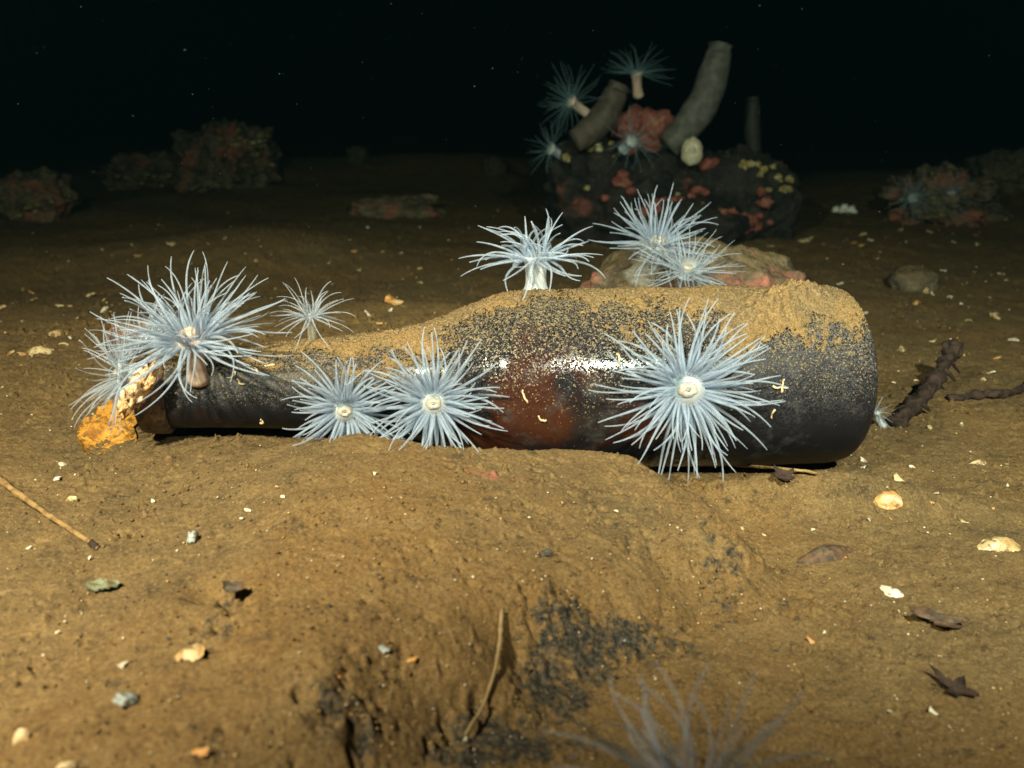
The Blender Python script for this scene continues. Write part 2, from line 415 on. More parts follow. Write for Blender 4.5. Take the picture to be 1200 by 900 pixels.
# silt blanket along the top
ns, npz = 700, 230
ss = np.linspace(.0035, LIP+.012, ns); ph = np.radians(np.linspace(-75, 95, npz))
S_, P_ = np.meshgrid(ss, ph, indexing='ij')
lx, ly = S_, P_*.037
th0 = np.radians(33+ 8*np.sin(S_*40)+10*sstep(.16, .22, S_)-6*sstep(.10, .14, S_)*(1-sstep(.16, .2, S_)))
dens = (th0-np.abs(P_))/np.radians(34)
f = dens + 1.05*fbm(lx/.024, ly/.024, 3.1, 5, .62) + .35*noise(lx/.0034, ly/.0034, 7.7) + .30*np.random.default_rng(8).normal(size=lx.shape)+.30*noise(lx/.0013, ly/.0013, 2.7)
thick = np.clip(f, 0, None)
thk = .0012*sstep(0, 2.2, thick) + (.00022*np.random.default_rng(9).normal(size=lx.shape)+.00025*noise(lx/.0024, ly/.0024, 4.9)+.0003)*(f > 0)
# a slumped ridge near the base
Vflat = bpt(S_, P_, 0.0)
rid = np.zeros_like(S_)
for (px, py, w, a) in ((862, 402, .0038, .0022), (868, 388, .0050, .0034), (880, 376, .0054, .0040), (896, 365, .0054, .0042), (914, 356, .0054, .0044), (932, 349, .0050, .0042), (946, 347, .0046, .0032)):
    c = on_bottle(px, py); d2 = ((Vflat-c)**2).sum(-1); rid = np.maximum(rid, a*np.exp(-.5*d2/w**2))
rid = 1.5*rid*(1+.6*fbm(lx/.004, ly/.004, 21.0, 4))
thk = thk + rid; okv = (f > 0) | (rid > .0008)
thk = np.where(okv, thk+.00015, -.0002)
GFs = grid_faces(ns, npz); sel = okv.ravel()[GFs].sum(1) >= 3
us = np.unique(GFs[sel]); rm = -np.ones(ns*npz, int); rm[us] = np.arange(len(us))
Vs = bpt(S_, P_, thk).reshape(-1, 3)[us]
t = NT('silt_on_bottle'); p = t.pos(); a = t.noise(p, 600, 3, .7)
c = t.mix(t.ramp(t.noise(p, 60, 4), .35, .65), (.20, .120, .044), (.15, .100, .046)); gq_ = t.rnd(p, 1900); c = t.mix(t.math('MULTIPLY', t.ramp(gq_, .7, 1.0), .5), c, (.30, .21, .10)); c = t.mix(t.math('MULTIPLY', t.ramp(gq_, .35, .0), .6), c, (.06, .04, .02)); c = t.mix(t.math('MULTIPLY', t.ramp(a, .45, .3), .6), c, (.07, .046, .022)); c = t.mix(t.math('MULTIPLY', t.ramp(a, .55, .72), .6), c, (.30, .20, .09))
SILTB = t.done(t.bsdf(c, .95, t.bump(a, .9, .0013), Specular_IOR_Level=.2))
o = mesh_obj('silt_layer', Vs, rm[GFs[sel]], SILTB, bottle); o['label'] = 'tan silt settled along the top of the bottle'
# little worm tubes and grains stuck on the glass
WT = mat_plain('worm_tube', (.42, .30, .15), (.55, .42, .24), 500, .8, .0005)
for (px, py, ln) in ((276, 436, 5), (287, 450, 5), (302, 437, 4), (322, 428, 3), (722, 415, 4), (905, 452, 5), (915, 460, 4), (908, 480, 3), (305, 495, 4), (618, 472, 4), (640, 492, 3)):
    c = on_bottle(px, py); s0, p0 = bsp(c); path = []
    aa = uni(0, 6.3)
    for k in range(7):
        path.append(bpt(np.array(s0), np.array(p0), .0004+.0003*math.sin(k))); aa += uni(-.9, .9)
        s0 += .0009*ln/4*math.cos(aa); p0 += .0009*ln/4*math.sin(aa)/.035
    V, F = tube(path, [.0005*(1-.05*k) for k in range(7)], 6, rough=.1, seed=px); mesh_obj('worm_tube', V, F, WT, bottle)

# ================================================================== ANEMONES
def anemone(label, disc, foot, axis, R, n, mat, colmat, discmat, mouthmat, rd, rcol, e=(-10, 60), bend=20, droop=0.0, curl=25, r0=.0010, seg=11, seed=1, group='white anemones', straight=.6, sides=6):
    rn = np.random.default_rng(seed)
    disc = np.asarray(disc, float); foot = np.asarray(foot, float); ax, u, v = frame(axis)
    root = thing('sea_anemone', tuple(foot), label, 'anemone', group)
    Mi = -foot
    def add(name, V, F, m, parent=root, attrs=None):
        return mesh_obj(name, np.asarray(V)+Mi, F, m, parent, attrs=attrs)
    # column from foot to disc, flared at both ends
    m = 12; L = np.linalg.norm(disc-foot); tt = np.linspace(0, 1, m)
    mid = (foot+disc)/2*.5+(disc-ax*L*.5)*.5
    path = [(1-t_)**2*foot+2*t_*(1-t_)*mid+t_*t_*disc for t_ in tt]
    prof = rcol*(1+.25*np.exp(-(tt/.13)**2)+.30*np.exp(-((1-tt)/.2)**2)-.06*np.sin(tt*3.1))
    V, F = tube(path, prof, 18)
    st = np.tile((np.arange(18) % 3 == 0).astype(float), m)
    col = add('column', V, F, colmat, attrs={'stripe': st})
    # disc: shallow dish with a raised mouth
    K = 9; A = 24; V = []
    q = np.linspace(0, 1, K)
    for k in range(K):
        for j in range(A):
            a = 2*math.pi*j/A; r = rd*q[k]*(1+.05*math.sin(3*a+seed)*q[k])
            z = .22*rd*(math.exp(-(q[k]/.25)**2)) - .18*rd*q[k]**3
            V.append(disc+ax*z+(u*math.cos(a)+v*math.sin(a))*r)
    F = grid_faces(K, A, True).tolist()
    # underside
    for j in range(A):
        a = 2*math.pi*j/A; V.append(disc-ax*rd*.6+(u*math.cos(a)+v*math.sin(a))*rcol*1.05)
    b0 = (K-1)*A; F += [[b0+j, b0+(j+1) % A, K*A+(j+1) % A, K*A+j] for j in range(A)]
    od = add('oral_disc', V, F, discmat, attrs={'stripe': np.zeros(len(V))})
    V = []; K2 = 7
    for k in range(K2):
        for j in range(16):
            a = 2*math.pi*j/16; qq = k/(K2-1)
            r = rd*.42*math.sin(.12+qq*1.45)*(1+.05*math.sin(5*a+seed)+.06*math.sin(9*a)); z = rd*(.26*math.cos(qq*1.55)-(.14 if k == 0 else .04 if k == 1 else 0)+.02*math.sin(a*4+seed)*math.sin(qq*3))
            V.append(disc+ax*(z+.02*rd)+(u*math.cos(a)*1.12+v*math.sin(a)*.88)*r)
    mo = add('mouth', V, grid_faces(K2, 16, True).tolist()+[list(range(16))[::-1]], mouthmat, od)
    rings = [(.62, .25), (.78, .35), (.95, .40)]
    nn = [int(n*w) for _, w in rings]
    for ri, (rf, _) in enumerate(rings):
        for i in range(nn[ri]):
            a = 2*math.pi*(i+rn.uniform(-.35, .35))/nn[ri]+ri*.7
            f_ = 1-ri/2*.8+rn.uniform(-.25, .25)
            el = math.radians(e[0]+(e[1]-e[0])*min(1, max(0, f_)))
            rad = u*math.cos(a)+v*math.sin(a)
            tang = np.cross(ax, rad)
            d = rad*math.cos(el)+ax*math.sin(el)
            p = disc+rad*rd*rf - ax*rd*.25*rf
            Ln = R*rn.uniform(.66, 1.10)*(1-.12*(ri == 0)); stp = Ln/seg
            b_ = math.radians(bend)*rn.uniform(.3, 1.4)/seg; sw = math.radians(curl)*rn.normal()/seg; tipc = math.radians(curl)*rn.normal()*1.6; lift = math.radians(curl)*rn.normal()*.8
            path = [p-d*rd*.2]; rads = [r0*1.08]
            sc = rn.uniform(.8, 1.15)
            for k in range(seg):
                t_ = (k+1)/seg
                path.append(p.copy()); rads.append(r0*sc*(1.0-.64*t_**1.0))
                out = rad-d*np.dot(rad, d)
                d = d + out*b_ + tang*sw*(1+t_) + np.array([0, 0, -1.0])*droop*t_/seg
                if t_ > straight: d = d + (tang*tipc+ax*lift)*(t_-straight)/seg*3
                d = d/np.linalg.norm(d); p = p+d*stp
            path.append(p.copy()); rads.append(r0*sc*.30)
            V, F = tube(path, rads, sides)
            add('tentacle', V, F, mat)
    return root

def bnorm(p):
    s_, ph_ = bsp(p); return BV*math.cos(ph_)+BH*math.sin(ph_)
# on the bottle, faces turned to the diver
for (px, py, Rpx, n, lab, sd, ax_) in ((806, 457, 88, 128, 'largest anemone on the bottle, face open, below the silt ridge', 3, (0.02, -.97, .22)),
                                 (508, 473, 68, 106, 'medium white anemone on the bottle shoulder, touching the smaller one beside it', 5, (.05, -.96, .25)),
                                 (404, 482, 62, 92, 'smaller open white anemone low on the bottle neck side of its neighbour', 8, (.10, -.97, .10))):
    c = on_bottle(px, py); nb = bnorm(c); s_ = pxm(c)
    ax = np.array(ax_)*.75+nb*.25; ax /= np.linalg.norm(ax)
    foot = c-nb*.001; disc = at_y(px, py, c[1]-.011)
    anemone(lab, disc, foot, ax, Rpx*s_*1.0, n, TENT, COLW, DISC, MOUTH, .0072*Rpx/88+.0008, .0050*Rpx/88, (-10, 56), 14, .0, 18, .00086, 11, sd, 'white anemones with faces turned outward on the bottle')
# big one standing on the neck
c = on_bottle(232, 446); nb = bnorm(c)
d = at_y(222, 391, c[1]-.006)
anemone('big bushy white anemone with peach column standing on the bottle neck', d, c-nb*.001, (-.10, -.36, .88), 96*pxm(d), 140, TENT, COLP, DISCP, MOUTHP, .0078, .0036, (-30, 80), 26, .2, 32, .00074, 14, 21, 'white anemones around the bottle mouth', .55)
# small pale one further up the neck
c = on_bottle(366, 402); d = at_y(364, 369, c[1]-.002)
anemone('small pale thin-tentacled anemone standing alone on top of the bottle neck', d, c-bnorm(c)*.001, (-.02, -.12, 1), 50*pxm(d), 44, TENT_W, COLT, DISCW, MOUTH, .0026, .0019, (-35, 80), 30, .7, 40, .00052, 12, 34, 'white anemones on top of the bottle')
# behind the crest of the bottle
c = on_bottle(628, 339); d = at_y(628, 300, c[1]-.001)
anemone('white anemone with long curling tentacles and white column on top of the bottle', d, c-bnorm(c)*.001, (-.02, .06, 1), 78*pxm(d), 66, TENT, COLW, DISCW, MOUTH, .0056, .0046, (-34, 82), 20, .75, 62, .00078, 14, 41, 'white anemones on top of the bottle', .45)
# at the mouth of the bottle
lipc = B0+BA*(LIP+.008)
d = at_y(138, 438, lipc[1]-.014); anemone('white anemone leaning out away from the bottle mouth above the orange leaf', d, lipc+np.array([.004, -.010, .010]), (-.86, -.25, .22), 70*pxm(d), 70, TENT_W, COLW, DISCW, MOUTH, .0060, .0045, (-25, 62), 20, .2, 44, .00062, 13, 52, 'white anemones around the bottle mouth')
d = at_y(168, 398, lipc[1]+.004); anemone('white anemone behind the peach-columned one, growing on top of the bottle lip', d, lipc+np.array([.004, .004, .0195]), (-.55, .05, .85), 56*pxm(d), 56, TENT_W, COLW, DISCW, MOUTH, .0055, .0042, (-20, 70), 22, .2, 44, .00062, 12, 57, 'white anemones around the bottle mouth')

# ================================================================== ROCKS
def rock_mesh(rad, seed, amp=.25, sub=5, flat=0.0, freq=1.6, boxy=0.0):
    import bmesh
    bm = bmesh.new(); bmesh.ops.create_icosphere(bm, subdivisions=sub, radius=1)
    V = np.array([v.co[:] for v in bm.verts]); F = np.array([[v.index for v in f_.verts] for f_ in bm.faces]); bm.free()
    n = V/np.linalg.norm(V, axis=1)[:, None]
    V = n.copy()
    if boxy: V = n*((1-boxy)+boxy/np.max(np.abs(n), axis=1)[:, None]*.85)
    k = seed*7.31
    d = amp*fbm(n[:, 0]*freq+k, n[:, 1]*freq-k, n[:, 2]*freq+k*.5, 4)+amp*.28*fbm(n[:, 0]*7+k, n[:, 1]*7, n[:, 2]*7, 3)
    V = V*(1+d)[:, None]*np.asarray(rad)
    return V, F
def rock(name, loc, rad, seed, mat, label, amp=.25, sub=5, parent=None, cat='rock', group=None, boxy=0.0, freq=1.6):
    V, F = rock_mesh(rad, seed, amp, sub, 0, freq, boxy)
    if parent is not None: return mesh_obj(name, V+np.asarray(loc), F, mat, parent)
    o = mesh_obj(name, V, F, mat); o.location = loc; return tag(o, label, cat, group)
RK_DARK = mat_rock('boulder_rock', (.024, .020, .014), (.006, .005, .004), (.15, .05, .035), .04, .10)
RK_RED = mat_rock('reddish_rock', (.17, .125, .072), (.045, .034, .020), (.30, .115, .070), .46, .30)
RK_PINK = mat_rock('pink_crusted_rock', (.16, .115, .06), (.07, .05, .03), (.34, .125, .085), .42, .45)
RK_TAN = mat_rock('silted_stone', (.12, .09, .05), (.05, .04, .025), (.2, .08, .05), .0, .7)
PINK = mat_plain('pink_crust', (.26, .085, .062), (.14, .045, .032), 190, .9, .005, .15, 0, (.30, .15, .10))
YEL = mat_plain('yellow_sponge', (.34, .26, .09), (.14, .10, .04), 300, .85, .004, .25, 0, (.62, .54, .34))
def lumps(parent_o, name, base, n, spread, size, mat, seed, sub=2, flatten=.6):
    from mathutils.bvhtree import BVHTree
    src = [parent_o] if parent_o.type == 'MESH' else [c_ for c_ in parent_o.children if c_.name.startswith('rock_block')]
    trees = [BVHTree.FromPolygons([v.co[:] for v in c_.data.vertices], [p_.vertices[:] for p_ in c_.data.polygons]) for c_ in src]
    rn = np.random.default_rng(seed); V = []; F = []; off = 0
    if size < .012: n = n*2; size = size*.85
    for k in range(n):
        v, f_ = rock_mesh((1, 1, flatten), seed+k, .5, 3, freq=2.4)
        s_ = size*rn.uniform(.45, 1.15); c = np.asarray(base)+rn.normal(size=3)*np.asarray(spread)
        hits = [t_.find_nearest(Vector(c)) for t_ in trees]; h_ = min(hits, key=lambda q: q[3])
        if size < .012 or h_[3] > s_: c = np.array(h_[0])-np.array(h_[1])*s_*.25
        V.append(v*s_+c); F.append(f_+off); off += len(v)
    return tag(mesh_obj(name, np.concatenate(V), np.concatenate(F), mat, parent_o), kind='stuff' if n > 1 else None)

YB = 1.05
boulder = thing('boulder', (.17, YB, -.01), 'dark boulder behind the bottle, overgrown with pink crust, tubes and anemones', 'rock')
def bl(p): return np.asarray(p)-np.array([.17, YB, -.01])
V, F = rock_mesh((.098, .075, .075), 3, .24, 6, boxy=.45); mesh_obj('rock_block', V+bl((.128, YB+.03, .033)), F, RK_DARK, boulder)
V, F = rock_mesh((.064, .060, .070), 9, .22, 6, boxy=.55); mesh_obj('rock_block', V+bl((.236, YB+.01, .028)), F, RK_DARK, boulder)
V, F = rock_mesh((.075, .055, .045), 14, .25, 5); mesh_obj('rock_block', V+bl((.185, YB-.035, .010)), F, RK_DARK, boulder)
def hit(px, py, Yd): return at_y(px, py, Yd)
lumps(boulder, 'pink_crust', bl(hit(752, 143, YB)), 7, (.010, .008, .005), .020, PINK, 4, 4, .75)
for (px, py, n, sx, sz, size) in ((728, 194, 3, .004, .003, .007), (733, 206, 3, .003, .003, .006), (880, 262, 8, .012, .003, .008), (905, 254, 5, .005, .006, .008), (896, 240, 3, .004, .003, .006), (825, 182, 5, .005, .004, .007), (818, 212, 4, .008, .004, .006), (782, 226, 3, .006, .004, .006), (700, 226, 2, .003, .003, .005), (765, 245, 4, .008, .004, .010), (840, 262, 4, .008, .003, .006)):
    p = hit(px, py, YB-.062); lumps(boulder, 'pink_crust', bl(p), n, (sx, .003, sz), size, PINK, px, 2, .8)
for (px, py, n, sx, sz, size, dY) in ((700, 158, 8, .009, .003, .005, -.03), (682, 160, 3, .003, .003, .005, -.03), (690, 226, 2, .003, .002, .004, -.05), (905, 190, 7, .008, .005, .0045, -.05), (922, 200, 6, .004, .008, .0045, -.05), (930, 214, 4, .003, .006, .0045, -.045), (826, 202, 6, .009, .006, .003, -.06), (880, 186, 4, .006, .003, .004, -.04), (840, 250, 6, .015, .006, .003, -.06), (656, 182, 3, .002, .006, .004, -.02)):
    p = hit(px, py, YB+dY); lumps(boulder, 'yellow_growth', bl(p), n, (sx, .004, sz), size, YEL, px+1, 2, .8)

# tube-shaped sea squirts on the boulder
SQ = mat_plain('squirt_skin', (.060, .058, .046), (.11, .105, .085), 110, .6, .004, .3, .3)
SQD = mat_plain('squirt_skin_brown', (.05, .038, .027), (.09, .07, .05), 110, .6, .004, .3, .3)
def squirt(label, p0, p1, r, mat, bow, group='tube sea squirts on the boulder', seed=1):
    p0 = np.asarray(p0); p1 = np.asarray(p1); root = thing('sea_squirt', tuple(p0), label, 'sea squirt', group)
    tt = np.linspace(0, 1, 22); side = np.cross(p1-p0, [0, 1., 0])
    path = [p0*(1-t_)+p1*t_+side*bow*math.sin(t_*math.pi)+side*.03*bow*math.sin(t_*14)-p0 for t_ in tt]
    rad = r*(.80+.25*np.sin(tt*2.6+.3)+.03*np.sin(tt*17+seed)); V, F = tube(path, rad, 18, rough=.010, seed=seed)
    mesh_obj('body', V, F, mat, root)
    d = path[-1]-path[-2]; d /= np.linalg.norm(d)
    V, F = tube([path[-1]-d*r*.15, path[-1]+d*r*.25, path[-1]+d*r*.5, path[-1]+d*r*.3, path[-1]-d*r*.1], [rad[-1]*.98, rad[-1]*.86, rad[-1]*.98, rad[-1]*.66, rad[-1]*.5], 18, rough=.09, seed=seed)
    mesh_obj('siphon', V, F, mat, root)
    return root
squirt('tallest pale grey tube sea squirt leaning from the top of the boulder', hit(783, 172, YB-.03), hit(842, 62, YB-.01), .0155, SQ, -.10)
squirt('short brownish tube sea squirt leaning from the yellow growth on the boulder', hit(673, 166, YB-.04), hit(722, 108, YB-.02), .0135, SQD, -.10, seed=4)
squirt('dim slender sea squirt standing upright behind the boulder', hit(884, 185, YB+.12), hit(882, 118, YB+.12), .009, mat_plain('squirt_skin_gloom_dimmed', (.02, .018, .014), (.03, .026, .02), 160, .7, .0012), .02, seed=6)  # skin colour darkened to paint in the gloom behind the boulder
CREAM = mat_plain('cream_skin', (.42, .37, .24), (.52, .46, .32), 200, .5, .001, .4, .3)
p = hit(811, 178, YB-.055); r_ = thing('sea_squirt', tuple(p), 'small round cream sea squirt on the boulder beside pink crust', 'sea squirt')
V, F = rock_mesh((.0105, .010, .014), 2, .10, 4); mesh_obj('body', V, F, CREAM, r_)
V, F = tube([(-.001, -.008, .002), (-.001, -.011, .0025), (-.001, -.0105, .0025), (-.001, -.008, .002)], [.004, .0032, .002, .0015], 12); mesh_obj('siphon', V, F, CREAM, r_)

# stone right behind the bottle
ST = np.array([.108, .575, .012])
rock('stone', tuple(ST), (.078, .050, .060), 5, RK_PINK, 'pink and tan encrusted stone right behind the bottle', .16, 6)
# anemones on it
d = at_y(772, 282, .530); anemone('white anemone with spiky raised tentacles on the pink stone behind the bottle', d, at_y(750, 330, .540), (.12, -.55, .75), 66*pxm(d), 88, TENT, COLT, DISCW, MOUTH, .0075, .0085, (-12, 70), 12, .0, 24, .00082, 12, 61, 'white anemones on the pink stone')
d = at_y(806, 314, .508); anemone('milky white fluffy anemone low on the pink stone, tips over the bottle', d, at_y(808, 332, .528), (.10, -.35, .9), 58*pxm(d), 84, TENT_W, COLW, DISCW, MOUTH, .0065, .0060, (-25, 68), 14, .1, 30, .00066, 12, 67, 'white anemones on the pink stone')
# on the boulder
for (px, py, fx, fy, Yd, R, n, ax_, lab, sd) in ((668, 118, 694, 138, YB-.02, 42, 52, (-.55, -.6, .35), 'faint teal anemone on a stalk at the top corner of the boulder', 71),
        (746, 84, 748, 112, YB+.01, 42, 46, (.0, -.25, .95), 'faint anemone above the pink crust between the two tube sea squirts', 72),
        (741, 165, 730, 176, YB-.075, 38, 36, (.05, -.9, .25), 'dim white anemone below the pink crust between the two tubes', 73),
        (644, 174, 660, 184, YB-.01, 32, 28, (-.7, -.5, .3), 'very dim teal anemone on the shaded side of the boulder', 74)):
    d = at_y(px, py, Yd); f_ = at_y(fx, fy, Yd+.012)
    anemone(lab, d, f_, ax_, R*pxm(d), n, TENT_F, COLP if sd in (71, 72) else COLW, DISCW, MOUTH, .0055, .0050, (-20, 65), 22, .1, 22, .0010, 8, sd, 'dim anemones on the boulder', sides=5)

# other rocks
def rock_px(name, px, py_base, wpx, hpx, depth, seed, mat, label, amp=.25, sub=5, cat='rock', boxy=0.0, lift=.35):
    g = on_ground(px, py_base); s_ = pxm(g); rad = (wpx*s_/2, depth, hpx*s_*(1-lift*.5)*.75)
    o = rock(name, (g[0], g[1]+depth*.6, g[2]+rad[2]*lift), rad, seed, mat, label, amp*1.35, sub, None, cat, None, boxy or .35, 2.3)
    return o, g
o, g = rock_px('rock', 262, 222, 116, 84, .07, 22, RK_RED, 'tall reddish lumpy rock with pale growth, far behind the bottle neck', .24, 6, lift=.6)
lumps(o, 'pale_growth', (.028, -.065, .048), 9, (.012, .008, .008), .006, YEL, 5); lumps(o, 'pale_growth', (.065, -.03, .035), 9, (.006, .008, .016), .007, YEL, 8)
o, g = rock_px('rock', 176, 218, 116, 40, .05, 24, RK_RED, 'low dark ragged rock touching the reddish lumpy rock', .32, 5, lift=.5)
lumps(o, 'pale_growth', (.0, -.055, -.006), 16, (.045, .006, .007), .006, YEL, 6)
o, g = rock_px('rock', 34, 258, 84, 66, .045, 25, RK_RED, 'small humped reddish rock with yellow specks, standing apart from other rocks', .2, 5, lift=.5)
lumps(o, 'pale_growth', (.02, -.045, -.006), 5, (.02, .004, .006), .005, YEL, 9)
rock_px('rock', 460, 254, 110, 36, .035, 27, RK_RED, 'low flat reddish stone on the dim sea bed behind the bottle neck', .2, 5, lift=.3)
rock_px('stone', 1074, 341, 56, 30, .016, 29, RK_TAN, 'small rounded silt-covered stone behind the bottle base', .14, 4, lift=.35)
o, g = rock_px('rock', 1112, 262, 120, 66, .05, 31, RK_RED, 'dim reddish rock with anemones in the dark beyond the bottle base', .3, 6, lift=.45)
lumps(o, 'pale_growth', (-.03, -.05, .018), 6, (.02, .006, .012), .005, YEL, 12)
lumps(o, 'pale_growth', (.03, -.05, -.012), 5, (.015, .006, .005), .005, PINK, 13)
for (px, py, R, sd, lab) in ((1070, 232, 30, 81, 'dim bluish anemone on the rock beyond the bottle base'), (1116, 228, 30, 82, 'second dim anemone higher on the rock beyond the bottle base')):
    d = at_y(px, py, g[1]-.012); anemone(lab, d, d+np.array([.004, .03, -.012]), (-.15, -.85, .35), R*pxm(d), 40, TENT_R, COLW, DISCW, MOUTH, .0055, .0045, (-15, 60), 18, .1, 20, .0009, 8, sd, 'dim anemones on the right rock', sides=5)
rock_px('rock', 1186, 222, 70, 50, .05, 33, RK_TAN, 'dark tan ragged lump behind the dim rock with anemones', .3, 5, lift=.4)
rock_px('rock', 580, 205, 30, 22, .02, 35, RK_TAN, 'small pale lump on the dim sea bed beside the dark boulder', .35, 4, lift=.4)
rock_px('rock', 475, 172, 36, 16, .03, 37, RK_TAN, 'flattest far lump on the skyline of the sea bed', .3, 4, lift=.4)
rock_px('rock', 418, 192, 26, 22, .02, 39, RK_TAN, 'knobbly far lump between the skyline lump and tall reddish rock', .35, 4, lift=.4)
WHITEM = mat_plain('white_growth', (.72, .68, .55), (.85, .82, .74), 300, .6, .001, .4)
g = on_ground(988, 248); cl = thing('barnacle_cluster', tuple(g), 'cluster of white barnacles on the sea bed beside the dark boulder', 'barnacles')
for k, (dx, dz, r_) in enumerate(((-.010, .002, .006), (.0, .004, .007), (.009, .003, .006), (.012, .0, .004), (-.004, .0, .005))):
    pth = [(dx, -.002*k, dz-.004), (dx, -.002*k-.002, dz+r_*.6), (dx, -.002*k-.003, dz+r_*.9), (dx, -.002*k-.002, dz+r_*.5)]
    V, F = tube(pth, [r_, r_*.62, r_*.5, r_*.3], 9, rough=.10, seed=k); mesh_obj('barnacle', V, F, WHITEM, cl)

# ================================================================== FOREGROUND ANEMONE
g = on_ground(782, 893); g2 = at_y(785, 960, .150); base = np.array([g2[0]+.004, .152, 0]); base[2] = gz(base[0], base[1])
d = base+np.array([0, .002, .027])
anemone('blurred translucent anemone on open silt in front of the flat rock', d, base, (.05, .30, .95), .028, 44, TENT_G, COLT, DISCW, MOUTH, .0055, .0050, (0, 70), 12, .1, 50, .0010, 12, 91, None)
# tuft behind the bottle base
g = on_ground(1036, 500); d = g+np.array([-.004, 0, .008])
anemone('tiny translucent anemone peeping out beside the bottle base', d, g, (.5, -.4, .6), .011, 22, TENT_W, COLW, DISCW, MOUTH, .0018, .0015, (-20, 70), 20, .1, 25, .0004, 7, 95, None, sides=5)

# ================================================================== DEBRIS
STRAW = mat_plain('straw', (.28, .17, .06), (.20, .115, .04), 300, .7, .0006, dust=.6)
DARKWOOD = mat_plain('rotten_wood', (.018, .012, .009), (.05, .028, .018), 220, .85, .0025, .25)
def twig(label, pts, r, mat, cat='twig', lift=None, seed=1, sides=8, name='twig', taper=.7, rough=.06, tip=None):
    P_ = []
    for k, q in enumerate(pts):
        g_ = on_ground(*q); g_[2] += r*.6+(lift[k] if lift else 0); P_.append(g_)
    P_ = np.array(P_); tt = np.linspace(0, len(P_)-1, 26)
    path = np.stack([np.interp(tt, range(len(P_)), P_[:, i]) for i in range(3)], 1)
    for _ in range(3): path[1:-1] = (path[:-2]+path[1:-1]*2+path[2:])/4
    rn = np.random.default_rng(seed); path[:, 2] += rn.normal(size=26)*r*.12
    loc = path[0].copy(); rad = r*(1-(1-taper)*tt/tt[-1])*(1+.12*rn.normal(size=26))
    if rough > .1:                           # gnarled wood
        t2 = np.linspace(0, 25, 90); p2 = np.stack([np.interp(t2, range(26), path[:, i_]) for i_ in range(3)], 1)-loc
        for _ in range(6): p2[1:-1] = (p2[:-2]+p2[1:-1]*2+p2[2:])/4
        V, F = tube(p2, r*(1-(1-taper)*t2/25), 16); c2 = np.repeat(p2, 16, 0)
        V = c2+(V-c2)*(1+.75*fbm(V[:, 0]/.007, V[:, 1]/.007, V[:, 2]/.007, 4, .6))[:, None]
    else: V, F = tube(path-loc, rad, sides, rough=rough, seed=seed)
    if tip is None:
        o = mesh_obj(name, V, F, mat); o.location = loc; return tag(o, label, cat), path
    root = thing(name, tuple(loc), label, cat); mesh_obj('stem', V, F, mat, root)
    k = 23; V, F = tube(path[k:]-loc+np.array([0, 0, .0002]), rad[k:]*1.25, sides, rough=.1, seed=2); mesh_obj('tip', V, F, tip, root)
    return root, path
def conv(px_off, pts): return [(a+px_off, b) for a, b in pts]
twig('straw-coloured twig with a blackened tip lying on silt', [(-14, 568), (20, 592), (60, 614), (92, 631), (114, 641)], .0012, STRAW, lift=[.006, .004, .002, .001, .0], tip=DARKWOOD)
twig('thin straw lying along the front of the bottle base', [(830, 553), (870, 555), (915, 558), (958, 560)], .0009, STRAW, 'straw', lift=[.004, .003, .0025, .002], name='straw', taper=.6)
ROOT = mat_plain('root_fibre', (.26, .17, .07), (.20, .13, .06), 300, .8, .0004)
twig('long curved brown root fibre lying on the flat rock', [(588, 722), (586, 760), (580, 795), (566, 835), (545, 868)], .00065, ROOT, 'root', lift=[.001]*5, name='root_fibre', taper=.5)
# dark branch at the right
tw, path = twig('short black rotten branch rising from the silt beside the bottle base', [(1052, 500), (1066, 488), (1088, 474), (1102, 462), (1108, 452)], .0042, DARKWOOD, 'branch', lift=[-.002, .003, .007, .012, .018], name='branch', taper=.75, rough=.28, seed=4)
pt = path[-1]-path[0]
V, F = rock_mesh((.0055, .005, .0060), 6, .35, 4); mesh_obj('knob', V+pt+np.array([.001, 0, .001]), F, DARKWOOD, tw)
for (a, b, l_) in ((8, (.006, -.004, -.004), .7), (12, (-.005, -.004, .004), .5), (18, (.007, -.002, -.006), .7), (5, (-.007, -.002, .001), .8), (22, (.007, .0, -.008), .8)):
    q = path[a]-path[0]; V, F = tube([q, q+np.array(b)*.5+np.array([0, 0, .001]), q+np.array(b)*l_*1.4], [.0018, .0012, .0005], 6, rough=.2, seed=a); mesh_obj('twiglet', V, F, DARKWOOD, tw)
twig('black solid strip standing in for the shadow of the rotten branch', [(1112, 470), (1135, 468), (1160, 468), (1185, 466), (1215, 452)], .0022, DARKWOOD, 'branch_shadow', lift=[0, .001, .002, .001, .002], name='branch_shadow', taper=.8, rough=.2, seed=8)  # the branch's cast shadow, built as a dark solid on the silt

